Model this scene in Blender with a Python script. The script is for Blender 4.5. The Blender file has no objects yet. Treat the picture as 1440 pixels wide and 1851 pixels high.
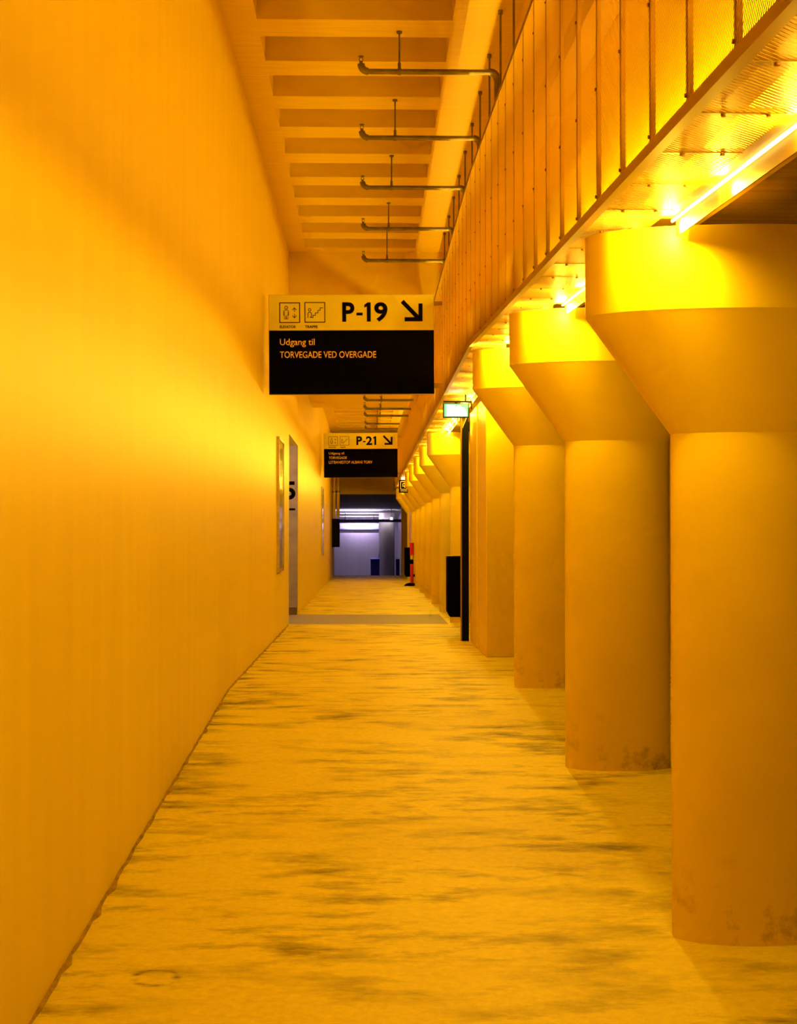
import bpy, bmesh, math, random
from mathutils import Vector, Matrix

random.seed(7)
S = bpy.context.scene
COL = S.collection
R = math.radians

# ------------------------------------------------------------------ camera, world, exposure
EYE = 1.021                      # eye height above the level part of the corridor floor
cam_d = bpy.data.cameras.new('camera')
cam = bpy.data.objects.new('camera', cam_d)
COL.objects.link(cam)
cam_d.sensor_fit = 'VERTICAL'
cam_d.sensor_height = 36.0
cam_d.lens = 2571 / 1851 * 36.0
cam_d.clip_start = 0.05
cam.location = (0, 0, EYE)
cam.rotation_euler = (R(90 + 1.11), 0, R(-1.25))
S.camera = cam

S.view_settings.view_transform = 'Standard'
S.view_settings.look = 'None'
S.view_settings.gamma = 1.0
S.view_settings.exposure = 0.82
S.view_settings.use_curve_mapping = False
S.cycles.max_bounces = 6
S.cycles.diffuse_bounces = 4
S.cycles.glossy_bounces = 2
S.cycles.sample_clamp_indirect = 6.0
S.cycles.caustics_reflective = False
S.cycles.caustics_refractive = False

w = bpy.data.worlds.new('world')
S.world = w
w.use_nodes = True
w.node_tree.nodes['Background'].inputs[0].default_value = (0.02, 0.012, 0.006, 1)
w.node_tree.nodes['Background'].inputs[1].default_value = 0.3

WARM = (1.0, 0.575, 0.035)
COLD = (0.76, 0.64, 1.0)
TUBE_W = 36.0       # watts of each tube lamp under the ceiling box
INNER_W = 75.0      # watts of each tube lamp inside the ceiling box
HIGH_W = 11.5       # watts of each fill light added under the open top of the box
FAR_W = 50.0
LOBBY_W = 11.0

# ------------------------------------------------------------------ layout constants
RAMP_END = 9.73
SLOPE = 0.0595
def fz(y):
    return 0.0 if y >= RAMP_END else SLOPE * (y - RAMP_END)
XW = -0.947          # left wall face
XB = 0.70            # corridor face of the ceiling box
XR = 1.00            # slab edge behind the box
BOXH = 2.35          # underside of the box above the floor
BOXT = 1.18          # height of the box
CEIL = 4.47
SOFF = 3.32
CEIL2 = 3.82
HEAD2 = 2.30
Y_BACK = -3.0
Y_H1, Y_H1E = 17.0, 24.8
Y_END = 40.5

# ------------------------------------------------------------------ materials
def new_mat(name):
    m = bpy.data.materials.new(name)
    m.use_nodes = True
    nt = m.node_tree
    b = nt.nodes['Principled BSDF']
    return m, nt, b

def setspec(b, rough, metal=0.0, spec=0.5):
    b.inputs['Roughness'].default_value = rough
    b.inputs['Metallic'].default_value = metal
    b.inputs['Specular IOR Level'].default_value = spec

def plain(name, col, rough=0.5, metal=0.0, spec=0.5, vary=0.06, scale=6.0, bump=0.0, stretch=(1, 1, 1)):
    """paint with a little procedural unevenness"""
    m, nt, b = new_mat(name)
    tc = nt.nodes.new('ShaderNodeTexCoord')
    mp = nt.nodes.new('ShaderNodeMapping'); mp.inputs['Scale'].default_value = stretch
    nz = nt.nodes.new('ShaderNodeTexNoise'); nz.inputs['Scale'].default_value = scale; nz.inputs['Detail'].default_value = 5
    rp = nt.nodes.new('ShaderNodeValToRGB')
    rp.color_ramp.elements[0].position = 0.3; rp.color_ramp.elements[1].position = 0.7
    rp.color_ramp.elements[0].color = tuple(c * (1 - vary) for c in col) + (1,)
    rp.color_ramp.elements[1].color = tuple(min(1, c * (1 + vary)) for c in col) + (1,)
    L = nt.links.new
    L(tc.outputs['Object'], mp.inputs['Vector']); L(mp.outputs[0], nz.inputs['Vector'])
    L(nz.outputs['Fac'], rp.inputs[0]); L(rp.outputs[0], b.inputs['Base Color'])
    if bump:
        bp = nt.nodes.new('ShaderNodeBump'); bp.inputs['Strength'].default_value = bump; bp.inputs['Distance'].default_value = 0.01
        L(nz.outputs['Fac'], bp.inputs['Height']); L(bp.outputs[0], b.inputs['Normal'])
    setspec(b, rough, metal, spec)
    return m

def emit(name, col, strength):
    m, nt, b = new_mat(name)
    b.inputs['Base Color'].default_value = (*(c * 0.12 for c in col), 1)
    b.inputs['Emission Color'].default_value = (*col, 1)
    b.inputs['Emission Strength'].default_value = strength
    return m

Y_ALB = (0.80, 0.60, 0.008)
M = {}
M['wall'] = plain('wall_paint', Y_ALB, rough=0.42, spec=0.22, vary=0.03, scale=2.2, bump=0.02, stretch=(3, 3, 0.35))
M['column'] = plain('column_paint', Y_ALB, rough=0.5, spec=0.3, vary=0.05, scale=3.0, bump=0.02)
M['ceil'] = plain('ceiling_paint', Y_ALB, rough=0.5, spec=0.3, vary=0.06, scale=5.0, bump=0.04, stretch=(0.5, 8, 1))
M['sheet'] = plain('painted_sheet_metal', (0.34, 0.205, 0.003), rough=0.45, spec=0.22, vary=0.05, scale=4)
M['screw'] = plain('screw_metal', (0.28, 0.12, 0.01), rough=0.5, metal=0.4)
M['concrete'] = plain('bare_concrete', (0.40, 0.33, 0.27), rough=0.8, spec=0.2, vary=0.15, scale=7, bump=0.05)
M['darkconcrete'] = plain('dark_concrete', (0.20, 0.13, 0.07), rough=0.85, spec=0.1, vary=0.25, scale=3, stretch=(0.3, 6, 1))
M['black'] = plain('black_paint', (0.001, 0.001, 0.001), rough=0.75, spec=0.02, vary=0.1)
M['satinblack'] = plain('satin_black_paint', (0.003, 0.003, 0.003), rough=0.4, spec=0.06, vary=0.1)
M['signyellow'] = plain('sign_panel_yellow', (0.80, 0.76, 0.10), rough=0.4, spec=0.3, vary=0.03)
M['lettering'] = plain('lettering_yellow', (0.95, 0.68, 0.14), rough=0.5, vary=0.02)
M['ink'] = plain('sign_ink', (0.002, 0.0015, 0.0015), rough=0.7, spec=0.03, vary=0.05)
M['pipe'] = plain('galvanised_pipe', (0.20, 0.17, 0.10), rough=0.32, metal=0.75, vary=0.2, scale=12)
M['whitepipe'] = plain('white_pipe', (0.85, 0.75, 0.62), rough=0.4, vary=0.05)
M['steel'] = plain('brushed_steel', (0.62, 0.56, 0.48), rough=0.25, metal=0.9, vary=0.15, scale=9, stretch=(1, 1, 6))
M['postglass'] = plain('poster_glass', (0.42, 0.36, 0.28), rough=0.12, spec=0.7, vary=0.5, scale=5)
M['red'] = plain('red_plastic', (0.80, 0.015, 0.012), rough=0.4, vary=0.05)
M['white'] = plain('white_band', (0.85, 0.72, 0.5), rough=0.4, vary=0.05)
M['blue'] = plain('blue_plastic', (0.015, 0.012, 0.62), rough=0.45, vary=0.08)
M['farwall'] = plain('pale_lavender_wall', (0.27, 0.235, 0.30), rough=0.6, vary=0.06, scale=2, stretch=(3, 1, 0.4))
M['farceil'] = plain('far_ceiling_concrete', (0.36, 0.33, 0.34), rough=0.8, vary=0.25, scale=3, stretch=(0.4, 7, 1))
M['bluetray'] = plain('blue_grey_metal', (0.05, 0.05, 0.12), rough=0.5, vary=0.1)
M['tube'] = emit('lamp_tube_glow', (1.0, 0.74, 0.22), 2.5)
M['coldtube'] = emit('cold_tube_glow', (1.0, 0.92, 0.8), 14.0)
M['signgreen'] = emit('exit_sign_green', (0.05, 0.60, 0.26), 0.8)
M['signwhite'] = emit('exit_sign_white', (1.0, 0.93, 0.72), 0.75)

def floor_mat(name, base, dark):
    m, nt, b = new_mat(name)
    L = nt.links.new
    tc = nt.nodes.new('ShaderNodeTexCoord')
    def noise(scale, st, detail=6, rough=0.6):
        mp = nt.nodes.new('ShaderNodeMapping'); mp.inputs['Scale'].default_value = st
        n = nt.nodes.new('ShaderNodeTexNoise'); n.inputs['Scale'].default_value = scale
        n.inputs['Detail'].default_value = detail; n.inputs['Roughness'].default_value = rough
        L(tc.outputs['Object'], mp.inputs['Vector']); L(mp.outputs[0], n.inputs['Vector'])
        return n
    def ramp(n, a, z):
        r = nt.nodes.new('ShaderNodeMapRange'); r.inputs[1].default_value = a; r.inputs[2].default_value = z
        L(n.outputs['Fac'], r.inputs[0]); return r
    big = ramp(noise(1.3, (0.9, 1.1, 1), 3), 0.36, 0.58)
    streak = ramp(noise(2.6, (0.9, 2.4, 1), 8, 0.66), 0.47, 0.68)
    fine = ramp(noise(30, (1, 1, 1), 6, 0.7), 0.30, 0.75)
    mul = nt.nodes.new('ShaderNodeMath'); mul.operation = 'MULTIPLY'
    L(big.outputs[0], mul.inputs[0]); L(streak.outputs[0], mul.inputs[1])
    # streaks also darken towards the foot of the left wall
    sep = nt.nodes.new('ShaderNodeSeparateXYZ'); L(tc.outputs['Object'], sep.inputs[0])
    edge = nt.nodes.new('ShaderNodeMapRange')
    edge.inputs[1].default_value = XW + 0.03; edge.inputs[2].default_value = XW + 0.30
    edge.inputs[3].default_value = 0.55; edge.inputs[4].default_value = 0.0
    L(sep.outputs[0], edge.inputs[0])
    em = nt.nodes.new('ShaderNodeMath'); em.operation = 'MULTIPLY'
    L(edge.outputs[0], em.inputs[0]); L(streak.outputs[0], em.inputs[1])
    add = nt.nodes.new('ShaderNodeMath'); add.operation = 'ADD'; add.use_clamp = True
    sc = nt.nodes.new('ShaderNodeMath'); sc.operation = 'MULTIPLY'; sc.inputs[1].default_value = 1.0
    L(mul.outputs[0], sc.inputs[0])
    L(sc.outputs[0], add.inputs[0]); L(em.outputs[0], add.inputs[1])
    # a ring-shaped stain near the left wall
    cmb = nt.nodes.new('ShaderNodeCombineXYZ'); L(sep.outputs[0], cmb.inputs[0]); L(sep.outputs[1], cmb.inputs[1])
    dst = nt.nodes.new('ShaderNodeVectorMath'); dst.operation = 'DISTANCE'
    dst.inputs[1].default_value = (-0.647, 4.39, 0); L(cmb.outputs[0], dst.inputs[0])
    rg = nt.nodes.new('ShaderNodeValToRGB')
    els = rg.color_ramp.elements
    els[0].position = 0.045; els[0].color = (0, 0, 0, 1)
    els[1].position = 0.085; els[1].color = (0, 0, 0, 1)
    e = els.new(0.065); e.color = (0.9, 0.9, 0.9, 1)
    L(dst.outputs['Value'], rg.inputs[0])
    rm = nt.nodes.new('ShaderNodeMath'); rm.operation = 'MULTIPLY'
    rn = ramp(noise(9, (1, 2.2, 1), 4), 0.42, 0.62)
    L(rg.outputs[0], rm.inputs[0]); L(rn.outputs[0], rm.inputs[1])
    add0 = add
    add = nt.nodes.new('ShaderNodeMath'); add.operation = 'ADD'; add.use_clamp = True
    L(add0.outputs[0], add.inputs[0]); L(rm.outputs[0], add.inputs[1])
    mix = nt.nodes.new('ShaderNodeMix'); mix.data_type = 'RGBA'
    mix.inputs['A'].default_value = (*base, 1); mix.inputs['B'].default_value = (*dark, 1)
    L(add.outputs[0], mix.inputs['Factor'])
    mix2 = nt.nodes.new('ShaderNodeMix'); mix2.data_type = 'RGBA'; mix2.blend_type = 'MULTIPLY'
    mix2.inputs['Factor'].default_value = 0.20
    L(mix.outputs['Result'], mix2.inputs['A']); L(fine.outputs[0], mix2.inputs['B'])
    L(mix2.outputs['Result'], b.inputs['Base Color'])
    bp = nt.nodes.new('ShaderNodeBump'); bp.inputs['Strength'].default_value = 0.12; bp.inputs['Distance'].default_value = 0.01
    L(fine.outputs[0], bp.inputs['Height']); L(bp.outputs[0], b.inputs['Normal'])
    setspec(b, 0.55, 0, 0.3)
    return m
M['floor'] = floor_mat('painted_concrete_floor', (0.93, 0.80, 0.035), (0.19, 0.14, 0.01))
M['strip'] = plain('bare_concrete_floor', (0.30, 0.27, 0.25), rough=0.6, vary=0.12, scale=4, stretch=(0.6, 5, 1))

# ------------------------------------------------------------------ mesh helpers
class MB:
    def __init__(self):
        self.v, self.f, self.mi, self.sm = [], [], [], []
    def add(self, vs, fs, mi=0, smooth=False):
        o = len(self.v)
        self.v += [tuple(p) for p in vs]
        for f in fs:
            self.f.append(tuple(i + o for i in f)); self.mi.append(mi); self.sm.append(smooth)
    def box(self, x0, x1, y0, y1, z0, z1, mi=0):
        self.add([(x0, y0, z0), (x1, y0, z0), (x1, y1, z0), (x0, y1, z0),
                  (x0, y0, z1), (x1, y0, z1), (x1, y1, z1), (x0, y1, z1)],
                 [(0, 3, 2, 1), (4, 5, 6, 7), (0, 1, 5, 4), (1, 2, 6, 5), (2, 3, 7, 6), (3, 0, 4, 7)], mi)
    def hexa(self, p, mi=0):
        self.add(p, [(0, 3, 2, 1), (4, 5, 6, 7), (0, 1, 5, 4), (1, 2, 6, 5), (2, 3, 7, 6), (3, 0, 4, 7)], mi)
    def prism(self, pts, a, b, axis='y', mi=0):
        """extrude 2D polygon pts between a and b along an axis"""
        n = len(pts)
        def P(u, v, t):
            return {'y': (u, t, v), 'x': (t, u, v), 'z': (u, v, t)}[axis]
        vs = [P(u, v, a) for u, v in pts] + [P(u, v, b) for u, v in pts]
        fs = [tuple(range(n)), tuple(range(2 * n - 1, n - 1, -1))]
        fs += [(i, i + n, (i + 1) % n + n, (i + 1) % n) for i in range(n)]
        self.add(vs, fs, mi)
    def slopebar(self, x0, x1, ys, zlo, zhi, mi=0):
        """long bar along y; zlo/zhi functions of y, broken at ys"""
        vs, fs = [], []
        for y in ys:
            vs += [(x0, y, zlo(y)), (x1, y, zlo(y)), (x1, y, zhi(y)), (x0, y, zhi(y))]
        for i in range(len(ys) - 1):
            a, b = 4 * i, 4 * i + 4
            for k in range(4):
                fs.append((a + k, a + (k + 1) % 4, b + (k + 1) % 4, b + k))
        n = 4 * (len(ys) - 1)
        fs += [(3, 2, 1, 0), (n, n + 1, n + 2, n + 3)]
        self.add(vs, fs, mi)
    def tube(self, pts, r, n=14, mi=0, caps=True):
        pts = [Vector(p) for p in pts]
        rs = r if isinstance(r, (list, tuple)) else [r] * len(pts)
        vs, fs = [], []
        for i, p in enumerate(pts):
            d = (pts[min(i + 1, len(pts) - 1)] - pts[max(i - 1, 0)]).normalized()
            if i == 0:
                u = d.orthogonal().normalized()
            else:
                u = (u - d * u.dot(d)).normalized()
            v2 = d.cross(u)
            for k in range(n):
                a = 2 * math.pi * k / n
                vs.append(p + (u * math.cos(a) + v2 * math.sin(a)) * rs[i])
        for i in range(len(pts) - 1):
            for k in range(n):
                fs.append((i * n + k, i * n + (k + 1) % n, (i + 1) * n + (k + 1) % n, (i + 1) * n + k))
        self.add(vs, fs, mi, True)
        if caps:
            self.add([vs[k] for k in range(n)], [tuple(range(n - 1, -1, -1))], mi)
            self.add([vs[-n + k] for k in range(n)], [tuple(range(n))], mi)
    def build(self, name, mats, parent=None, loc=None, bevel=0.0):
        me = bpy.data.meshes.new(name)
        me.from_pydata(self.v, [], self.f)
        mats = mats if isinstance(mats, (list, tuple)) else [mats]
        for m in mats:
            me.materials.append(m)
        for p, mi, s in zip(me.polygons, self.mi, self.sm):
            p.material_index = mi; p.use_smooth = s
        bm = bmesh.new(); bm.from_mesh(me)
        bmesh.ops.recalc_face_normals(bm, faces=bm.faces)
        bm.to_mesh(me); bm.free()
        o = bpy.data.objects.new(name, me)
        COL.objects.link(o)
        if loc is not None: o.location = loc
        if parent is not None: o.parent = parent
        if bevel:
            bv = o.modifiers.new('bevel', 'BEVEL'); bv.width = bevel; bv.segments = 2; bv.limit_method = 'ANGLE'
        return o

def tag(o, label, cat, group=None):
    o['label'] = label; o['category'] = cat; o['kind'] = 'thing'
    if group: o['group'] = group
    return o
def thing(name, label, cat, loc=(0, 0, 0), group=None):
    o = bpy.data.objects.new(name, None)
    COL.objects.link(o); o.location = loc; o.empty_display_size = 0.1
    return tag(o, label, cat, group)
def struct(o):
    o['kind'] = 'structure'; return o
def copy_tree(o, parent=None):
    c = o.copy(); COL.objects.link(c)
    if parent: c.parent = parent
    for ch in list(o.children):
        copy_tree(ch, c)
    return c

# ------------------------------------------------------------------ setting: floors
def floor_piece(name, y0, y1, x0, x1, mat, dz=0.0, nx=60, wob=False):
    b = MB()
    ys = sorted({y0, y1} | ({RAMP_END} if y0 < RAMP_END < y1 else set()))
    b.slopebar(x0, x1, ys, lambda y: fz(y) - 0.3, lambda y: fz(y) + dz)
    return struct(b.build(name, mat))
floor_piece('floor', Y_BACK, 17.2, -1.2, 7.0, M['floor'])
floor_piece('floor_landing', 17.2, 19.4, -2.3, 0.98, M['strip'])
floor_piece('floor_parking', 17.2, 19.4, 0.98, 7.0, M['floor'])
floor_piece('floor_far', 19.4, Y_END, -1.2, 7.0, M['floor'])
# far ramp going down to the next level
b = MB()
b.hexa([(-3, Y_END, -0.3), (6, Y_END, -0.3), (6, 56, -1.2), (-3, 56, -1.2), (-3, Y_END, -0.002), (6, Y_END, -0.002), (6, 56, -0.85), (-3, 56, -0.85)])
struct(b.build('floor_descending', M['farceil']))

# ------------------------------------------------------------------ setting: left wall with the lift lobby opening
b = MB()
T = 0.25
def wpiece(y0, y1, z0, z1):
    b.box(XW - T, XW, y0, y1, z0, z1)
b.slopebar(XW - T, XW, [Y_BACK, RAMP_END, 17.2], lambda y: fz(y) - 0.3, lambda y: CEIL)
wpiece(17.2, 19.4, 2.30, CEIL)
wpiece(19.41, Y_END, -0.3, CEIL)
struct(b.build('wall_left', M['wall']))
# lift lobby behind the opening
b = MB(); b.box(-2.3, XW - 0.004, 19.38, 19.405, 0.10, 2.30); struct(b.build('wall_lobby', M['concrete']))
b = MB(); b.box(-2.3, XW - 0.01, 19.36, 19.405, 0.0, 0.10); struct(b.build('baseboard_lobby', M['darkconcrete']))
b = MB(); b.box(-2.42, -2.3, 17.0, 19.52, 0.0, 2.45); struct(b.build('wall_lobby_back', M['concrete']))
b = MB(); b.box(-2.3, XW - T, 17.08, 17.2, 0.0, 2.45); struct(b.build('wall_lobby_near', M['concrete']))
b = MB(); b.box(-2.3, XW - T, 17.2, 19.4, 2.30, 2.42); struct(b.build('ceiling_lobby', M['darkconcrete']))
lobby = thing('lobby_fill', 'unseen added lamp lighting the lift lobby behind the left wall', 'lamp', (-1.75, 18.3, 2.26))  # unseen lamp, added so the lobby wall and its number are lit
b = MB(); b.tube([(0, 0, 0), (0, 0, 0.038)], 0.15, 20); b.build('housing', M['white'], lobby)
# crumbling joint at the foot of the left wall
b = MB()
y = 2.2
rr = random.Random(3)
vs, fs = [], []
n = 0
while y < 17.0:
    wv = 0.005 + 0.008 * rr.random() + (0.012 if rr.random() < 0.18 else 0)
    zt = 0.004 + 0.010 * rr.random()
    vs += [(XW - 0.01, y, fz(y) - 0.01), (XW + 0.001, y, fz(y) + zt), (XW + wv, y, fz(y) + 0.002), (XW + wv + 0.004, y, fz(y) - 0.01)]
    if n:
        for k in range(3):
            fs.append((4 * n - 4 + k, 4 * n - 3 + k, 4 * n + 1 + k, 4 * n + k))
    n += 1
    y += 0.05 + 0.06 * rr.random()
b.add(vs, fs)
struct(b.build('trim_joint', plain('joint_filler', (0.34, 0.22, 0.02), rough=0.9, vary=0.4, scale=20)))

# back wall behind the camera
b = MB(); b.box(-1.3, 7.0, Y_BACK - 0.2, Y_BACK, -1.5, CEIL + 0.3); struct(b.build('wall_back', M['wall']))
# right side: slab edge over the parking hall, slab underside, far hall wall
b = MB()
b.slopebar(XR, XR + 0.22, [Y_BACK, RAMP_END, Y_END], lambda y: fz(y) + BOXH + 0.10, lambda y: CEIL + 0.3)
struct(b.build('wall_right', M['wall']))
b = MB()
b.slopebar(XR + 0.22, 7.0, [Y_BACK, RAMP_END, Y_END], lambda y: fz(y) + BOXH + 0.13, lambda y: fz(y) + BOXH + 0.4)
struct(b.build('ceiling_parking', M['darkconcrete']))
b = MB(); b.box(7.0, 7.2, Y_BACK, Y_END, -1.5, 3.2); struct(b.build('wall_parking', M['concrete']))

# ------------------------------------------------------------------ setting: coffered ceilings and headers
def coffers(name, y0, y1, z, first, period=0.82, gap=0.50, xl=-0.735, xr=0.565, depth=0.36):
    b = MB()
    b.box(XW, XR + 0.1, y0, y1, z + depth, z + depth + 0.15)
    b.box(XW, xl, y0, y1, z, z + depth)
    b.box(xr, XR, y0, y1, z, z + depth)
    k = 0
    prev = y0
    y = first
    while y + gap < y1:
        if y > prev:
            b.box(xl, xr, prev, y, z, z + depth)
        prev = y + gap
        y += period
    b.box(xl, xr, prev, y1, z, z + depth)
    return struct(b.build(name, M['ceil']))
coffers('ceiling', Y_BACK, Y_H1, CEIL, 9.70 - 0.82 * 12)
coffers('ceiling_second', Y_H1E, Y_END - 0.5, CEIL2, 25.1)
b = MB()                                             # deep beam across the corridor
b.box(XW, XB - 0.012, Y_H1, Y_H1E, SOFF, CEIL + 0.5)
b.box(XB - 0.012, XR, Y_H1, Y_H1E, BOXH + BOXT + 0.06, CEIL + 0.5)
struct(b.build('ceiling_beam', M['ceil']))
b = MB(); b.box(XW, XR, Y_END - 0.5, Y_END, HEAD2, CEIL2 + 0.5); struct(b.build('wall_header', M['ceil']))
b = MB(); b.box(0.96, 7.0, Y_END - 0.3, Y_END, 0.0, HEAD2); struct(b.build('wall_end', M['wall']))

# stairwell block between the columns
b = MB(); b.box(1.03, 3.2, 12.35, 14.25, 0.0, BOXH - 0.06); struct(b.build('wall_stairwell', M['wall'], bevel=0.008))
b = MB(); b.box(1.03, 3.2, 33.4, 35.2, 0.0, BOXH - 0.06); struct(b.build('wall_stairwell_far', M['wall']))
b = MB(); b.box(1.022, 1.03, 13.30, 13.33, 0.02, BOXH - 0.07); struct(b.build('trim_stairwell', M['wall']))

# ------------------------------------------------------------------ far room at the end of the corridor
b = MB(); b.box(-3, 6, 54, 54.2, -1.2, 2.6); struct(b.build('wall_far', M['farwall']))
b = MB(); b.box(-3.2, -3, Y_END, 54.2, -1.2, 2.6); struct(b.build('wall_far_left', M['farwall']))
b = MB(); b.box(1.16, 1.9, 47.5, 54, -0.6, 2.4); struct(b.build('wall_far_right', M['farwall']))
b = MB(); b.box(6, 6.2, Y_END, 54.2, -1.2, 2.6); struct(b.build('wall_far_side', M['farwall']))
b = MB()
b.hexa([(-3, Y_END, 2.34), (6, Y_END, 2.34), (6, 54, 1.78), (-3, 54, 1.78), (-3, Y_END, 2.6), (6, Y_END, 2.6), (6, 54, 2.6), (-3, 54, 2.6)])
struct(b.build('ceiling_far', M['farceil']))

col = thing('round_column', 'smooth pale lavender round column in the far room beside the blue bin', 'column', (0.66, 48.5, -0.55))
b = MB(); b.tube([(0, 0, 0), (0, 0, 2.48)], 0.27, 28); b.build('shaft', M['farwall'], col)

def bin_(x, y, z, wx, wy, h, label):
    t = thing('waste_bin', label, 'bin', (x, y, z))
    b = MB(); b.hexa([(-wx * .46, -wy * .46, 0), (wx * .46, -wy * .46, 0), (wx * .46, wy * .46, 0), (-wx * .46, wy * .46, 0),
                      (-wx * .5, -wy * .5, h), (wx * .5, -wy * .5, h), (wx * .5, wy * .5, h), (-wx * .5, wy * .5, h)])
    b.build('body', M['blue'], t, bevel=0.02)
    b = MB(); b.hexa([(-wx * .52, -wy * .52, h), (wx * .52, -wy * .52, h), (wx * .52, wy * .52, h), (-wx * .52, wy * .52, h),
                      (-wx * .5, -wy * .5, h + .05), (wx * .5, -wy * .5, h + .05), (wx * .5, wy * .5, h + .09), (-wx * .5, wy * .5, h + .09)])
    b.build('lid', M['blue'], t)
    return t
bin_(0.255, 47.6, -0.46, 0.30, 0.4, 0.78, 'blue waste bin left of the lavender round column')
bin_(0.98, 46.2, -0.36, 0.12, 0.4, 0.70, 'narrow blue waste bin right of the lavender round column')
# open black lid flap leaning on the wall beside the first bin
t = thing('leaning_board', 'thin dark board leaning on the column above the blue bin', 'board', (0.385, 47.95, -0.48))
b = MB(); b.prism([(-0.12, 0.0), (-0.02, 0.0), (0.02, 1.12), (0.012, 1.12)], -0.01, 0.01); b.build('panel', M['satinblack'], t)

def strip_light(name, label, x0, x1, y, z, tubes):
    t = thing(name, label, 'lamp', (0, y, z))
    b = MB(); b.box(x0, x1, -0.05, 0.05, -0.05, 0.05); b.build('housing', M['bluetray'], t)
    b = MB(); b.tube([(x0 + .05, 0.08, 0.0), (x1 - .05, 0.08, 0.0)], 0.02, 10); b.build('tube', M['coldtube'], t)
    for fx in (0.15, 0.85):
        b = MB(); xx = x0 + (x1 - x0) * fx; b.tube([(xx, 0, 0.05), (xx, 0, 2.34 - (y - Y_END) * 0.56 / 13.5 - z + 0.004)], 0.006, 6)
        b.build('hanger', M['bluetray'], t)
    return t
sl = strip_light('strip_light', 'long blue grey fluorescent trunking lamp across the far room', -1.1, 1.14, 48.0, 1.655, 1)
def area(name, loc, rot, sx, sy, power, colr, parent=None, spread=180):
    ld = bpy.data.lights.new(name, 'AREA')
    ld.shape = 'RECTANGLE'; ld.size = sx; ld.size_y = sy
    ld.energy = power; ld.color = colr; ld.spread = R(spread)
    o = bpy.data.objects.new(name, ld); COL.objects.link(o)
    o.location = loc; o.rotation_euler = rot
    if parent: o.parent = parent
    return o
area('lamp_up', (-0.30, 0.25, 0.04), (R(165), 0, 0), 1.3, 0.10, FAR_W * 0.5, COLD, sl)
for yy, nm in ((49.9, 'second'), (51.7, 'third')):  # two more lamps, added to widen the bright band on the far ceiling
    s2_ = strip_light('strip_light', 'added blue grey trunking lamp brightening the far ceiling, %s behind the front one' % nm, -1.0, 0.45, yy, 1.665, 1)
    area('lamp_up', (-0.28, 0.2, 0.04), (R(165), 0, 0), 1.2, 0.10, FAR_W * 0.24, COLD, s2_)
area('lamp_wall', (-0.28, 5.74, 0.06), (R(62), 0, 0), 1.1, 0.04, FAR_W * 0.55, COLD, sl)
area('lamp_side', (1.05, 1.5, 0.05), (0, R(25), 0), 0.1, 0.8, FAR_W * 0.03, COLD, sl)
def point(name, loc, rad, power, colr, parent=None):
    ld = bpy.data.lights.new(name, 'POINT')
    ld.shadow_soft_size = rad; ld.energy = power; ld.color = colr
    o = bpy.data.objects.new(name, ld); COL.objects.link(o)
    o.location = loc
    if parent: o.parent = parent
    return o
point('lamp', (0, 0, -0.12), 0.1, LOBBY_W, (1, 0.86, 0.72), lobby)
b = MB(); b.tube([(-1.2, 53.965, 1.40), (0.45, 53.965, 1.40)], 0.035, 10)
tag(b.build('conduit_pipe', M['bluetray']), 'thin dark conduit running along the bright far wall', 'pipe')
t = thing('wall_spotlight', 'small bright lamp above the lavender column in the far room', 'lamp', (0.80, 47.6, 1.66))
b = MB(); b.box(-0.06, 0.06, -0.05, 0.05, 0, 0.13); b.build('housing', M['farwall'], t)
b = MB(); b.tube([(0, 0, 0.13), (0, 0, 0.39)], 0.01, 8); b.build('stem', M['farwall'], t)
b = MB(); b.box(-0.045, 0.045, -0.055, -0.05, 0.02, 0.11); b.build('lens', emit('lens_glow', (0.9, 0.85, 1.0), 1.2), t)

# ------------------------------------------------------------------ perforated ceiling box along the corridor
PW = 0.408
Y0P = 2.674 - PW * 5
NP = 92
def clip(poly, a, bb, c):
    out = []
    for i in range(len(poly)):
        p, q = poly[i], poly[(i + 1) % len(poly)]
        dp, dq = a * p[0] + bb * p[1] - c, a * q[0] + bb * q[1] - c
        if dp <= 0: out.append(p)
        if (dp < 0 < dq) or (dq < 0 < dp):
            t = dp / (dp - dq)
            out.append((p[0] + (q[0] - p[0]) * t, p[1] + (q[1] - p[1]) * t))
    return out
def louvres(W, H, pitch, bar, margin):
    """diagonal bars clipped to a W x H sheet"""
    polys = []
    c = -W
    while c < H + W:
        # line v = -u + c (rises as u decreases)
        q = [(-1, 1 + c), (W + 1, -W - 1 + c), (W + 1, -W - 1 + c + bar), (-1, 1 + c + bar)]
        for (a, bb, cc) in ((-1, 0, -margin), (1, 0, W - margin), (0, -1, -margin), (0, 1, H - margin)):
            if len(q) > 2: q = clip(q, a, bb, cc)
        if len(q) > 2: polys.append(q)
        c += pitch
    return polys
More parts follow.
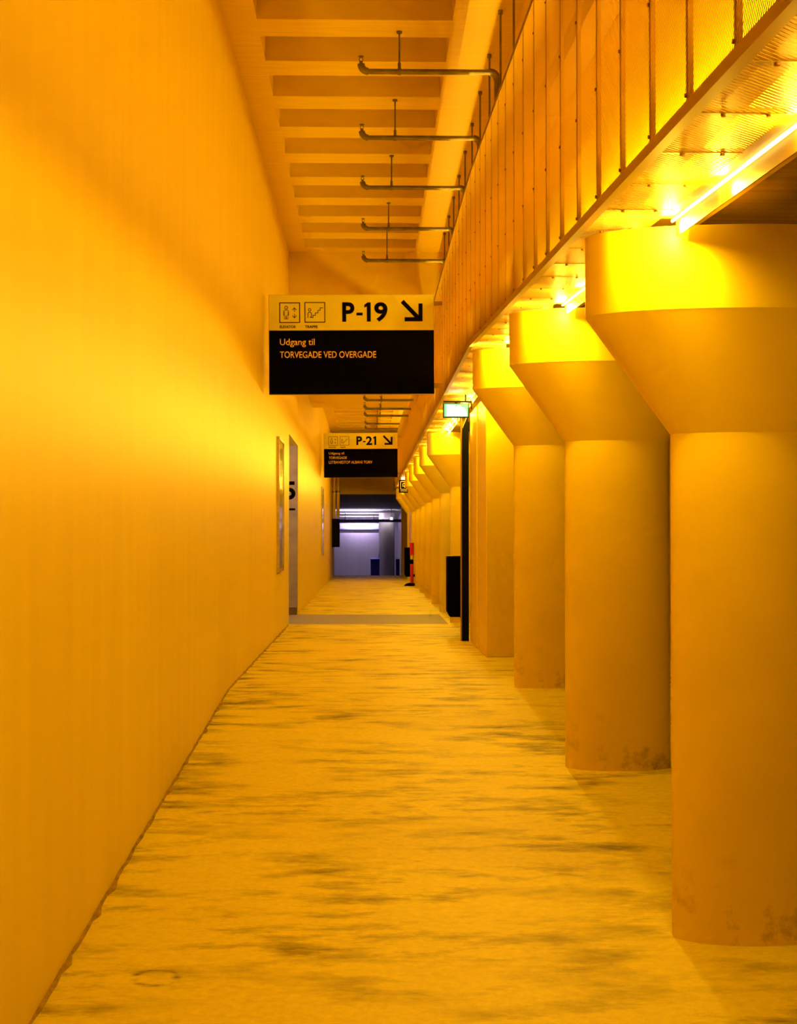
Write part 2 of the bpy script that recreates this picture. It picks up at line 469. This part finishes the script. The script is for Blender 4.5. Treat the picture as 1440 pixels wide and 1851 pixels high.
def side_panel_mesh(shear, H=BOXT, pitch=0.016, bar=0.0050, th=0.0010):
    b = MB()
    for q in louvres(PW, H, pitch, bar, 0.004):
        n = len(q)
        vs = [(0, u, v + shear * u) for u, v in q] + [(th, u, v + shear * u) for u, v in q]
        b.add(vs, [tuple(range(n)), tuple(range(2 * n - 1, n - 1, -1))] + [(i, i + n, (i + 1) % n + n, (i + 1) % n) for i in range(n)])
    def rect(u0, u1, v0, v1, x0, x1, mi=0):
        b.hexa([(x0, u0, v0 + shear * u0), (x1, u0, v0 + shear * u0), (x1, u1, v0 + shear * u1), (x0, u1, v0 + shear * u1),
                (x0, u0, v1 + shear * u0), (x1, u0, v1 + shear * u0), (x1, u1, v1 + shear * u1), (x0, u1, v1 + shear * u1)], mi)
    rect(0.0, 0.010, 0, H, -0.001, 0.012)
    rect(PW - 0.006, PW, 0, H, 0.0, 0.012)
    rect(0.0, PW, 0, 0.012, 0.0, 0.006)
    rect(0.0, PW, H - 0.012, H, -0.001, 0.02)
    for k in range(4):
        z = 0.036 + 0.33 * k
        b.tube([(0.002, 0.005, z + shear * 0.005), (-0.006, 0.005, z + shear * 0.005)], 0.005, 8, 1)
    return b
def bottom_panel_mesh(shear, W=0.21, pitch=0.018, bar=0.0105, th=0.0016):
    b = MB()
    for q in louvres(PW, W, pitch, bar, 0.004):
        n = len(q)
        q = [(u, W - v) for u, v in q]
        vs = [(v, u, shear * u) for u, v in q] + [(v, u, shear * u + th) for u, v in q]
        b.add(vs, [tuple(range(n)), tuple(range(2 * n - 1, n - 1, -1))] + [(i, i + n, (i + 1) % n + n, (i + 1) % n) for i in range(n)])
    for (u0, u1) in ((0, 0.008), (PW - 0.006, PW)):
        b.hexa([(0, u0, shear * u0 - .001), (W, u0, shear * u0 - .001), (W, u1, shear * u1 - .001), (0, u1, shear * u1 - .001),
                (0, u0, shear * u0 + .012), (W, u0, shear * u0 + .012), (W, u1, shear * u1 + .012), (0, u1, shear * u1 + .012)])
    for v in (0.06, W - 0.05):
        b.tube([(v, 0.004, 0.002), (v, 0.004, -0.006)], 0.006, 8, 1)
    return b
boxt = thing('perforated_ceiling_box', 'long perforated yellow metal light box running along the corridor over the columns', 'light box', (XB, 0, 0))
mats2 = [M['sheet'], M['screw']]
protos = {}
for k in range(NP):
    y0 = Y0P + k * PW
    sh = SLOPE if y0 + PW / 2 < RAMP_END else 0.0
    if sh not in protos:
        protos[sh] = (side_panel_mesh(sh).build('side_panel', mats2, boxt), bottom_panel_mesh(sh).build('bottom_panel', mats2, boxt))
        s, bt = protos[sh]
    else:
        s, bt = protos[sh][0].copy(), protos[sh][1].copy()
        COL.objects.link(s); COL.objects.link(bt)
        s.parent = boxt; bt.parent = boxt
    z0 = fz(y0) + BOXH
    s.location = (0, y0, z0 + 0.004); bt.location = (0.02, y0, z0)
ybreaks = [Y0P, RAMP_END, Y0P + NP * PW]
zb = lambda y: fz(y) + BOXH
b = MB(); b.slopebar(-0.006, 0.022, ybreaks, lambda y: zb(y) - 0.006, lambda y: zb(y) + 0.006)
b.slopebar(-0.006, 0.001, ybreaks, lambda y: zb(y) + 0.0055, lambda y: zb(y) + 0.024)
b.build('corner_trim', M['sheet'], boxt)
b = MB(); b.slopebar(-0.004, 0.03, ybreaks, lambda y: zb(y) + BOXT + 0.0045, lambda y: zb(y) + BOXT + 0.012); b.build('top_trim', M['sheet'], boxt)

# lamps: one tube under the box in each bay and one tube inside it
COLS = [2.19 - 2.55, 2.19, 4.74, 7.30, 9.85, 14.95, 17.5, 20.05, 22.6, 25.15, 27.7, 30.25, 32.8, 36.4]
ALLB = [-0.36 + 2.551 * k for k in range(0, 15)]
for k, yc in enumerate(ALLB):
    if yc > 33.5: break
    ym = yc + 1.275
    ang = math.atan(SLOPE) if ym < RAMP_END else 0.0
    t = bpy.data.objects.new('tube_lamp', None); COL.objects.link(t); t.parent = boxt
    t.location = (0.955 - XB, ym, zb(ym))
    t.rotation_euler = (ang, 0, 0)
    LL = 2.06
    b = MB(); b.prism([(0.028, 0.13), (0.028, -0.052), (0.033, -0.052), (0.033, 0.13)], -LL / 2, LL / 2)
    b.box(-0.022, 0.028, -LL / 2, LL / 2, 0.006, 0.010)
    b.build('housing', M['sheet'], t)
    b = MB(); b.tube([(0.016, -LL / 2, -0.002), (0.016, LL / 2, -0.002)], 0.0055, 10); b.build('tube', M['tube'], t)
    for yy, part in ((0.985, 0.56), (0.35, 0.20), (-0.35, 0.14), (-0.95, 0.10)):
        point('lamp', (0.0, yy, -0.026), 0.022, TUBE_W * part, WARM, t)
    # inside the box
    t2 = bpy.data.objects.new('inner_lamp', None); COL.objects.link(t2); t2.parent = boxt
    t2.location = (0.875 - XB, ym, zb(ym) + 0.14)
    t2.rotation_euler = (ang, 0, 0)
    b = MB(); b.box(-0.030, -0.022, -1.27, 1.27, -0.05, 0.03); b.box(-0.022, 0.04, -1.27, 1.27, -0.05, -0.042); b.build('housing', M['sheet'], t2)
    b = MB(); b.tube([(0.005, -1.25, 0.0), (0.005, 1.25, 0.0)], 0.013, 10); b.build('tube', M['tube'], t2)
    area('lamp', (0.016, 0, 0.014), (0, R(-103), 0), 0.03, 2.5, INNER_W, WARM, t2)
    # fill light added under its open top to brighten the upper left wall
    t3 = bpy.data.objects.new('upper_fill', None); COL.objects.link(t3); t3.parent = boxt
    t3.location = (0.975 - XB, ym, zb(ym) + 1.05)
    t3.rotation_euler = (ang, 0, 0)
    b = MB(); b.box(0.0, 0.02, -1.27, 1.27, -0.04, 0.04); b.box(-0.05, 0.0, -1.27, 1.27, 0.032, 0.04); b.box(-0.10, 0.0, -1.27, 1.27, -0.046, -0.038); b.build('housing', M['sheet'], t3)
    b = MB(); b.tube([(-0.012, -1.25, 0.0), (-0.012, 1.25, 0.0)], 0.010, 10); b.build('tube', M['tube'], t3)
    area('lamp', (-0.026, 0, 0), (0, R(90), 0), 0.03, 2.5, HIGH_W, WARM, t3)

# added strip blocking light to the right ceiling; white pipe in the box top
b = MB(); b.slopebar(0.93, XR - 0.01, ybreaks[:2] + [Y_H1 - 0.05], lambda y: zb(y) + BOXT + 0.02, lambda y: zb(y) + BOXT + 0.06)
tag(b.build('light_block_strip', M['satinblack']), 'added dark strip above the perforated ceiling box, blocking its uplight', 'light blocker')
b = MB(); b.tube([(0.745, 4.0, zb(4.0) + BOXT + 0.012), (0.745, RAMP_END, zb(RAMP_END) + BOXT + 0.012), (0.745, 10.4, zb(10.4) + BOXT + 0.0)], 0.022, 14)
b = [setattr(b, 'v', [(p[0] - XB, p[1], p[2]) for p in b.v]), b.build('edge_pipe', M['whitepipe'], boxt)][1]; b['label'] = 'white pipe along the top edge'

# hanger rods carrying the box
for k in range(10):
    y = 8.35 + 0.84 * k
    t = thing('hanger_rod', 'thin threaded rod hanging from the ceiling to the perforated box, %s from the camera' %
              ['nearest', 'second', 'third', 'fourth', 'fifth', 'sixth', 'seventh', 'eighth', 'ninth', 'tenth'][k], 'rod', (0.865, y, 0), 'hanger rods above the ceiling box')
    b = MB(); b.tube([(0, 0, zb(y) + BOXT - 0.04), (0, 0, CEIL)], 0.007, 8); b.build('rod', M['pipe'], t)
    b = MB(); b.tube([(0, 0, CEIL - 0.025), (0, 0, CEIL)], 0.016, 8); b.build('anchor', M['pipe'], t)
    b = MB(); b.box(-0.03, 0.03, -0.02, 0.02, zb(y) + BOXT - 0.05, zb(y) + BOXT - 0.03); b.build('bracket', M['pipe'], t)

# ------------------------------------------------------------------ columns
def ellring(a, bq, z, n=64):
    return [(a * math.cos(2 * math.pi * k / n), bq * math.sin(2 * math.pi * k / n), z) for k in range(n)]
def loft(rings, cap_lo=True, cap_hi=True):
    b = MB(); n = len(rings[0]); vs = [p for r in rings for p in r]
    b.add(vs, [(i * n + k, i * n + (k + 1) % n, (i + 1) * n + (k + 1) % n, (i + 1) * n + k) for i in range(len(rings) - 1) for k in range(n)], 0, True)
    if cap_lo: b.add(rings[0], [tuple(range(n - 1, -1, -1))])
    if cap_hi: b.add(rings[-1], [tuple(range(n))])
    return b
SA, SB, CA, CB = 0.27, 0.11, 0.555, 0.235
COLX = 1.285
def scuffed():
    """column paint with small dark scuffs near the floor"""
    m = M['column'].copy(); m.name = 'scuffed_column_paint'
    nt = m.node_tree; L = nt.links.new
    b_ = nt.nodes['Principled BSDF']; src = b_.inputs['Base Color'].links[0].from_socket
    tc = nt.nodes.new('ShaderNodeTexCoord')
    n = nt.nodes.new('ShaderNodeTexNoise'); n.inputs['Scale'].default_value = 7; n.inputs['Detail'].default_value = 8; n.inputs['Roughness'].default_value = 0.7
    L(tc.outputs['Object'], n.inputs['Vector'])
    r = nt.nodes.new('ShaderNodeMapRange'); r.inputs[1].default_value = 0.52; r.inputs[2].default_value = 0.72
    L(n.outputs['Fac'], r.inputs[0])
    sx = nt.nodes.new('ShaderNodeSeparateXYZ'); L(tc.outputs['Object'], sx.inputs[0])
    z = nt.nodes.new('ShaderNodeMapRange'); z.inputs[1].default_value = 0.02; z.inputs[2].default_value = 0.32; z.inputs[3].default_value = 0.8; z.inputs[4].default_value = 0.0
    L(sx.outputs[2], z.inputs[0])
    mu = nt.nodes.new('ShaderNodeMath'); mu.operation = 'MULTIPLY'; L(r.outputs[0], mu.inputs[0]); L(z.outputs[0], mu.inputs[1])
    mx = nt.nodes.new('ShaderNodeMix'); mx.data_type = 'RGBA'; mx.inputs['B'].default_value = (0.16, 0.07, 0.01, 1)
    L(mu.outputs[0], mx.inputs['Factor']); L(src, mx.inputs['A']); L(mx.outputs['Result'], b_.inputs['Base Color'])
    return m
M['shaft'] = scuffed()
labels = ['column behind the camera', '', 'nearest yellow mushroom column, cut off by the right edge of the picture',
          'second yellow mushroom column from the front, behind the nearest one',
          'third yellow mushroom column, standing just before the stairwell block',
          'yellow mushroom column hidden behind the black bin by the stairwell',
          'yellow mushroom column beside the grey concrete landing, right behind the black bin',
          'second yellow mushroom column past the black bin', 'third yellow mushroom column past the black bin',
          'fourth yellow mushroom column past the black bin', 'fifth yellow mushroom column past the black bin',
          'sixth yellow mushroom column past the black bin', 'seventh yellow mushroom column past the black bin, by the red post',
          'farthest yellow mushroom column, beside the lavender room']
proto = None
for i, y in enumerate(COLS):
    if i in (0, 5): continue
    if proto is None:
        proto = thing('mushroom_column', '', 'column', (COLX, y, fz(y)), 'yellow mushroom columns along the corridor')
        loft([ellring(SA, SB, -0.02), ellring(SA, SB, 1.672)], True, False).build('shaft', M['shaft'], proto)
        loft([ellring(SA, SB, 1.67), ellring(CA, CB, 2.062)], False, False).build('flare', M['column'], proto)
        loft([ellring(CA, CB, 2.06), ellring(CA, CB, 2.328)], False, True).build('cap', M['column'], proto)
        c = proto
    else:
        c = copy_tree(proto)
    c.location = (COLX, y, fz(y))
    c['label'] = labels[i] or 'yellow mushroom column just outside the right edge of the picture'

# ------------------------------------------------------------------ direction signs
def text_mesh(body, rect, y, name, mat, parent, bold=0.0):
    cu = bpy.data.curves.new('t', 'FONT'); cu.body = body; cu.size = 1.0; cu.offset = bold; cu.resolution_u = 4
    o = bpy.data.objects.new('t', cu); COL.objects.link(o)
    bpy.context.view_layer.update()
    me = bpy.data.meshes.new_from_object(o.evaluated_get(bpy.context.evaluated_depsgraph_get()))
    bpy.data.objects.remove(o); bpy.data.curves.remove(cu)
    xs = [v.co.x for v in me.vertices]; zs = [v.co.y for v in me.vertices]
    x0, x1, z0, z1 = min(xs), max(xs), min(zs), max(zs)
    X0, X1, Z0, Z1 = rect
    for v in me.vertices:
        v.co = (X0 + (v.co.x - x0) / (x1 - x0) * (X1 - X0), y, Z0 + (v.co.y - z0) / (z1 - z0) * (Z1 - Z0))
    me.name = name
    me.materials.clear(); me.materials.append(mat)
    ob = bpy.data.objects.new(name, me); COL.objects.link(ob); ob.parent = parent
    bm = bmesh.new(); bm.from_mesh(me)
    bmesh.ops.recalc_face_normals(bm, faces=bm.faces)
    for f in bm.faces:
        if f.normal.y > 0: f.normal_flip()
    r = bmesh.ops.extrude_face_region(bm, geom=bm.faces[:])
    bmesh.ops.translate(bm, verts=[g for g in r['geom'] if isinstance(g, bmesh.types.BMVert)], vec=(0, -0.001, 0))
    bm.to_mesh(me); bm.free()
    return ob
def stroke(b, pts, wd, y0, y1):
    """flat strokes: pts polyline in (x,z)"""
    for (p, q) in zip(pts[:-1], pts[1:]):
        p, q = Vector(p), Vector(q)
        d = (q - p).normalized(); n = Vector((-d.y, d.x)) * wd / 2; e = d * wd * 0.45
        b.prism([tuple(p - e + n), tuple(p - e - n), tuple(q + e - n), tuple(q + e + n)], y0, y1)

def dir_sign(label, x0, y, ztop, s, code, lines, tilt=0.0):
    W, H, SP = 299 * s, 181 * s, 65 * s
    t = thing('direction_sign', label, 'sign', (x0 + W / 2, y, ztop), 'hanging direction signs')
    t.rotation_euler = (0, R(-tilt), 0)
    X = lambda px: -W / 2 + px * s
    Z = lambda py: -py * s
    b = MB(); b.box(-W / 2, W / 2, 0.003, 0.06, -H, 0); b.build('casing', M['sheet'], t, bevel=0.002)
    b = MB(); b.box(-W / 2 + .004, W / 2 - .001, 0, 0.004, -SP, -0.002); b.build('yellow_panel', M['signyellow'], t)
    b = MB(); b.box(-W / 2 + .004, W / 2 - .001, -0.001, 0.004, -H + .002, -SP); b.build('black_panel', M['black'], t)
    f0, f1 = -0.0015, 0.0005
    lw = 1.4 * s
    # lift pictogram
    b = MB()
    stroke(b, [(X(20), Z(15)), (X(56), Z(15)), (X(56), Z(50.5)), (X(20), Z(50.5)), (X(20), Z(15))], 1.5 * s, f0, f1)
    cx, cz = 31.5, 23.5
    stroke(b, [(X(cx + 2.6 * math.cos(a * math.pi / 5)), Z(cz + 2.6 * math.sin(a * math.pi / 5))) for a in range(11)], 1.1 * s, f0, f1)
    stroke(b, [(X(x), Z(z)) for x, z in [(29, 28), (34, 28), (36.3, 30.5), (36.3, 37), (34.8, 37), (34.8, 31.5), (34.8, 44), (32.2, 44), (31.6, 37.5), (31, 44), (28.4, 44), (28.4, 31.5), (28.4, 37), (26.9, 37), (26.9, 30.5), (29, 28)]], 0.9 * s, f0, f1)
    for sg, z0 in ((1, 24.0), (-1, 42.0)):
        stroke(b, [(X(46.5), Z(z0)), (X(46.5), Z(z0 + sg * 6.5))], 1.1 * s, f0, f1)
        stroke(b, [(X(43), Z(z0 + sg * 3.6)), (X(46.5), Z(z0)), (X(50), Z(z0 + sg * 3.6))], 1.1 * s, f0, f1)
    b.build('lift_pictogram', M['ink'], t)
    # stairs pictogram
    b = MB()
    stroke(b, [(X(65.5), Z(14.5)), (X(101.5), Z(14.5)), (X(101.5), Z(50)), (X(65.5), Z(50)), (X(65.5), Z(14.5))], 1.5 * s, f0, f1)
    stroke(b, [(X(74 + 2.4 * math.cos(a * math.pi / 5)), Z(27.5 + 2.4 * math.sin(a * math.pi / 5))) for a in range(11)], 1.0 * s, f0, f1)
    stroke(b, [(X(x), Z(z)) for x, z in [(71, 42), (71, 34), (72.5, 32), (75.5, 32), (77.2, 34), (77.2, 40), (75, 41.5), (80, 41.8), (80, 37.5), (84.5, 37.5), (84.5, 33.2), (89, 33.2), (89, 28.6), (93, 28.6), (93, 24), (98, 24)]], 1.1 * s, f0, f1)
    b.build('stairs_pictogram', M['ink'], t)
    text_mesh('ELEVATOR', (X(20), X(49), Z(61), Z(56)), f0, 'lettering', M['ink'], t, 0.02)
    text_mesh('TRAPPE', (X(65.5), X(88.5), Z(61), Z(56)), f0, 'lettering', M['ink'], t, 0.02)
    for (ch, xa, xb) in code:
        if ch == '1':
            b = MB(); wd = 7.0
            b.prism([(X(xb - wd), Z(49.3)), (X(xb), Z(49.3)), (X(xb), Z(14.3)), (X(xb - wd * .75), Z(14.3)), (X(xa), Z(18.5)), (X(xa), Z(24)), (X(xb - wd), Z(21.8))], f0, f1)
            b.build('lettering', M['ink'], t)
        elif ch == '-':
            b = MB(); b.box(X(xa), X(xb), f0, f1, Z(38), Z(33)); b.build('lettering', M['ink'], t)
        else:
            text_mesh(ch, (X(xa), X(xb), Z(49.6), Z(14.0)), f0, 'lettering', M['ink'], t, 0.03)
    b = MB()
    stroke(b, [(X(244), Z(15)), (X(272), Z(44))], 7.6 * s, f0, f1)
    b.prism([(X(246), Z(41.5)), (X(278.5), Z(41.5)), (X(278.5), Z(49)), (X(246), Z(49))], f0 - .0003, f1)
    b.prism([(X(271.2), Z(16.5)), (X(278.5), Z(16.5)), (X(278.5), Z(42)), (X(271.2), Z(42))], f0 - .0003, f1)
    b.build('arrow', M['ink'], t)
    for (txt, xa, xb, za, zc, bold) in lines:
        text_mesh(txt, (X(xa), X(xb), Z(zc), Z(za)), f0 - 0.001, 'lettering', M['lettering'], t, bold)
    b = MB()
    for xx in (W / 2 - 0.02, ):
        b.box(xx, XB - x0 - W / 2 - 0.014, 0.02, 0.05, -0.10, -0.06); b.box(xx, XB - x0 - W / 2 - 0.014, 0.02, 0.05, -H + 0.06, -H + 0.10)
    b.build('bracket', M['sheet'], t)
    return t
Y1S = 13.0; s1 = Y1S / 2571
dir_sign('large yellow and black hanging direction sign reading P-19', (485 - 664) * s1, Y1S, EYE + (975 - 531) * s1, s1, [('P', 133, 155), ('-', 158.7, 170), ('1', 173, 184.5), ('9', 191, 215)],
         [('Udgang til', 20, 83, 80, 95.5, 0.006), ('TORVEGADE VED OVERGADE', 20, 194, 103, 115, 0.008)], 0.35)
Y2S = 29.1; s2 = Y2S / 2571 * 0.446
dir_sign('smaller, more distant yellow and black direction sign reading P-21', (585 - 664) * Y2S / 2571, Y2S, EYE + (975 - 782) * Y2S / 2571, s2, [('P', 132, 155), ('-', 159, 169), ('2', 171, 196), ('1', 200, 212)],
         [('Udgang til', 20, 82, 78, 90, 0.006), ('TORVEGADE', 20, 93, 95.5, 106, 0.008), ('LETBANESTOP ALBANI TORV', 20, 196, 113, 124.5, 0.008)], 0.35)

# floor number painted on the lobby wall
t = thing('floor_number', 'large black number 5 between bars on the grey lobby wall', 'number', (XW, 19.379, 0))
pm = 19.4 / 2571
zz = lambda py: EYE + (975 - py) * pm
text_mesh('5', (-0.19, -0.032, zz(903), zz(870)), -0.002, 'digit', M['ink'], t, 0.03)
b = MB(); b.box(-0.23, -0.035, -0.003, 0.0, zz(922.5), zz(918.5)); b.build('underline', M['ink'], t)

# ------------------------------------------------------------------ sprinkler pipes
def elbow(cx, cz, r, a0, a1, n=7):
    return [(cx + r * math.cos(a0 + (a1 - a0) * k / n), 0, cz + r * math.sin(a0 + (a1 - a0) * k / n)) for k in range(n + 1)]
def sprinkler(y, z, zceil, xe, label, straight=False, zdrop=None):
    t = thing('sprinkler_pipe', label, 'sprinkler pipe', (0, y, z), 'sprinkler pipes under the ceiling')
    r = 0.019
    x0 = -0.045
    b = MB()
    if straight:
        b.tube([(x0 + 0.04, 0, 0), (XB - 0.003, 0, 0)], r, 14)
    else:
        b.tube([(x0 + 0.04, 0, 0), (xe - 0.05, 0, 0)], r, 14)
        b.tube([(xe, 0, -0.05), (xe, 0, zdrop - z)], r * 1.1, 14)
    b.build('pipe', M['pipe'], t)
    if not straight:
        b = MB(); b.tube(elbow(xe - 0.05, -0.05, 0.05, math.pi / 2, 0), r * 1.35, 14)
        b.build('elbow', M['pipe'], t)
    b = MB(); b.tube(elbow(x0 + 0.05, 0.05, 0.05, -math.pi / 2, -math.pi), r * 1.3, 14)
    b.build('end_elbow', M['pipe'], t)
    b = MB()
    b.tube([(x0, 0, 0.045), (x0, 0, 0.07)], 0.012, 10)
    b.tube([(x0 - .010, 0, 0.07), (x0 - .013, 0, 0.085), (x0, 0, 0.10)], 0.003, 6)
    b.tube([(x0 + .010, 0, 0.07), (x0 + .013, 0, 0.085), (x0, 0, 0.10)], 0.003, 6)
    b.tube([(x0, 0, 0.10), (x0, 0, 0.104)], 0.019, 12)
    b.build('sprinkler_head', M['pipe'], t)
    xr = 0.215
    b = MB(); b.tube([(xr, 0, 0.015), (xr, 0, zceil - z)], 0.006, 8); b.tube([(xr, 0, zceil - z - .012), (xr, 0, zceil - z)], 0.02, 10)
    b.tube([(xr, 0, 0.02), (xr, 0, 0.06)], 0.011, 8)
    b.build('hanger', M['pipe'], t)
    b = MB(); b.tube([(xr - .012, 0, 0), (xr + .012, 0, 0)], r * 1.25, 14); b.build('clamp', M['pipe'], t)
    return t
ordn = ['nearest', 'second nearest', 'third', 'fourth', 'fifth']
for k, (y, py) in enumerate([(9.59, 124), (11.09, 245), (12.71, 336), (14.5, 411), (15.7, 469)]):
    z = EYE + (975 - py) * y / 2571
    sprinkler(y, z, CEIL, 0.88, 'galvanised sprinkler pipe under the coffered ceiling, %s of the row before the P-19 sign' % ordn[k], False, zb(y) + BOXT - 0.15)
for k, y in enumerate([21.4, 22.8, 24.1]):
    sprinkler(y, EYE + 2.1, SOFF, 0.88, 'dark straight sprinkler pipe under the deep beam, %s of three below the P-19 sign' % ['highest', 'middle', 'lowest'][k], True)
for k, y in enumerate([30.9, 32.3]):
    sprinkler(y, EYE + 2.52, CEIL2, 0.88, 'distant sprinkler pipe %s the P-21 sign' % ['just above', 'right behind the top of'][k], True)

# ------------------------------------------------------------------ exit sign, black post, bins, posts
YE = 12.9; pe = YE / 2571
XE = lambda px: (px - 664) * pe
ZE = lambda py: EYE + (975 - py) * pe
t = thing('exit_sign', 'glowing green and white emergency exit sign under the ceiling box', 'sign', (XE(824.5), YE, ZE(754)))
hw, hh = 23.5 * pe, 26 * pe
b = MB(); b.box(-hw, hw, 0.0, 0.05, 0, hh); b.build('casing', M['satinblack'], t, bevel=0.002)
b = MB(); b.box(-hw + .009, hw - .009, -0.002, 0.002, 0.009, hh - .006); b.build('green_panel', M['signgreen'], t)
b = MB()
def sp(pts):
    b.prism([(-hw + .009 + u * (2 * hw - .018), 0.009 + v * (hh - .015)) for u, v in pts], -0.003, -0.001)
sp([(0.08, 0.03), (0.47, 0.03), (0.47, 0.95), (0.10, 0.95)])                               # doorway
sp([(0.47, 0.03), (0.72, 0.03), (0.76, 0.30), (0.66, 0.62), (0.47, 0.66)])                    # running figure
sp([(0.62 + 0.12 * math.cos(a * math.pi / 8), 0.70 + 0.20 * math.sin(a * math.pi / 8)) for a in range(16)])
sp([(0.70, 0.03), (0.95, 0.03), (0.93, 0.50), (0.84, 0.72), (0.70, 0.78)])
b.build('pictogram', M['signwhite'], t)
b = MB(); b.box(-hw + .002, hw + .028, 0.0, 0.05, hh + .010, hh + .022); b.box(hw + .020, hw + .028, 0, 0.05, hh - .05, hh + .012)
b.box(-0.01, 0.01, 0.015, 0.035, hh - .002, hh + .012)
b.build('bracket', M['satinblack'], t)
b = MB(); b.tube([(hw - 0.03, 0.025, hh + .02), (hw - 0.03, 0.025, zb(YE) - ZE(754) - 0.008)], 0.006, 8); b.build('hanger', M['satinblack'], t)
area('lamp', (0, 0.025, hh + 0.026), (R(180), 0, 0), 2 * hw * .6, 0.03, 0.5, (1, 0.9, 0.65), t)

t = thing('door_post', 'tall black steel post at the far corner of the stairwell block', 'post', (0.985, 14.31, 0))
b = MB(); b.prism([(-0.032, 0.0), (0.036, 0.0), (0.036, 2.20), (0.02, 2.26), (-0.032, 2.13)], 0.0, 0.09); b.build('frame', M['satinblack'], t, bevel=0.003)
b = MB(); b.box(-0.046, -0.034, 0.01, 0.05, 0.0, 2.30); b.build('edge_strip', M['sheet'], t)

def wall_bin(x0, x1, y, z0, z1, label, arm_x, arm_y):
    t = thing('litter_bin', label, 'bin', ((x0 + x1) / 2, y, z0))
    hx = (x1 - x0) / 2; h = z1 - z0
    b = MB(); b.prism([(-hx, 0.06), (-hx + 0.03, 0.0), (hx, 0.0), (hx, h), (-hx, h)], -0.12, 0.13); b.build('body', M['black'], t, bevel=0.006)
    b = MB(); b.box(-hx, hx, -0.12, 0.13, h, h + 0.014); b.build('lid', M['satinblack'], t)
    b = MB(); b.box(hx - 0.02, arm_x - (x0 + x1) / 2, min(-0.1, arm_y - y), max(0.02, arm_y - y), 0.0, 0.05); b.build('bracket', M['satinblack'], t)
    return t
wall_bin(0.835, 0.985, 15.0, 0.21, 0.835, 'black rectangular litter bin on the black post near the landing', 1.0, 14.3995)
wall_bin(0.83, 0.955, 31.9, 0.19, 0.83, 'small distant black litter bin beside the red and white post', 1.06, 32.685)

t = thing('delineator_post', 'red and white plastic post on a black foot beside the distant bin', 'post', (0.985, 31.55, 0))
b = MB(); b.prism([(-0.17, 0.0), (0.06, 0.0), (0.06, 0.05), (-0.05, 0.06), (-0.12, 0.04)], -0.2, 0.2); b.build('foot', M['black'], t)
b = MB(); b.tube([(0, 0, 0.05), (0, 0, 0.48)], 0.035, 16); b.build('lower_tube', M['red'], t)
b = MB(); b.tube([(0, 0, 0.48), (0, 0, 0.58)], 0.037, 16); b.build('black_band', M['black'], t)
b = MB(); b.tube([(0, 0, 0.58), (0, 0, 0.68)], 0.037, 16); b.build('white_band', M['white'], t)
b = MB(); b.tube([(0, 0, 0.68), (0, 0, 0.95)], 0.045, 16); b.build('red_top', M['red'], t)

# lift sign hanging under the box, far away
YL = 30.0; pl = YL / 2571
t = thing('lift_sign', 'small black lift sign with white pictogram under the distant end of the box', 'sign', ((729 - 664) * pl, YL, EYE + (975 - 890) * pl))
b = MB(); b.box(-8.2 * pl, 8.2 * pl, 0, 0.06, 0, 23 * pl); b.build('casing', M['black'], t)
b = MB(); b.box(-4 * pl, 5 * pl, -0.002, 0.05, 23 * pl, 28 * pl); b.build('lamp_top', M['signwhite'], t)
b = MB()
for q in ([(-5, 6), (6, 6), (6, 20), (-5, 20), (-5, 6)], [(-1, 11), (-1, 16), (2, 17), (3, 14), (1, 11), (3, 9)], [(-5, 3), (6, 3)]):
    stroke(b, [(u * pl, v * pl) for u, v in q], 1.0 * pl, -0.003, 0.0)
b.build('pictogram', M['lettering'], t)
b = MB(); b.box(-0.012, 0.012, 0.02, 0.04, 23 * pl, BOXH - 0.008 - (EYE + 85 * pl)); b.build('hanger', M['black'], t)

# poster cases on the left wall
def poster(y0, y1, z0, z1, label):
    t = thing('poster_case', label, 'poster case', (XW, (y0 + y1) / 2, z0))
    hy = (y1 - y0) / 2; h = z1 - z0
    b = MB()
    b.box(0.0, 0.03, -hy, -hy + .03, 0, h); b.box(0, 0.03, hy - .03, hy, 0, h)
    b.box(0.0, 0.03, -hy + .03, hy - .03, 0, .03); b.box(0, 0.03, -hy + .03, hy - .03, h - .03, h)
    b.build('frame', M['steel'], t)
    b = MB(); b.box(0.002, 0.022, -hy + .03, hy - .03, .03, h - .03); b.build('glass', M['postglass'], t)
    return t
poster(14.85, 15.7, 0.68, 2.10, 'steel framed glass poster case on the left wall before the lobby opening')
poster(29.0, 30.0, 0.70, 2.10, 'distant steel framed poster case on the left wall past the lobby opening')

# pipes and wall cabinet at the far left
t = thing('wall_cabinet', 'black box mounted high on the left wall near the lavender room', 'cabinet', (XW, 38.2, 0.82))
b = MB(); b.box(0.0, 0.20, -0.2, 0.2, 0, 0.755); b.build('body', M['black'], t, bevel=0.008)
b = MB(); b.box(0.02, 0.19, -0.206, -0.2, 0.02, 0.735); b.build('door', M['satinblack'], t)
for k, xx in enumerate((XW + 0.055, XW + 0.16)):
    t = thing('riser_pipe', 'yellow vertical pipe above the black wall cabinet, %s the wall' % ['close to', 'farther from'][k], 'pipe', (xx, 38.1, 0))
    b = MB(); b.tube([(0, 0, 1.62 if k else 1.58), (0, 0, CEIL2 - 0.01)], 0.042, 14); b.build('pipe', M['wall'], t)
    b = MB(); b.tube([(0, 0, 2.28), (0, 0, 2.33)], 0.052, 14); b.build('clamp', M['pipe'], t)
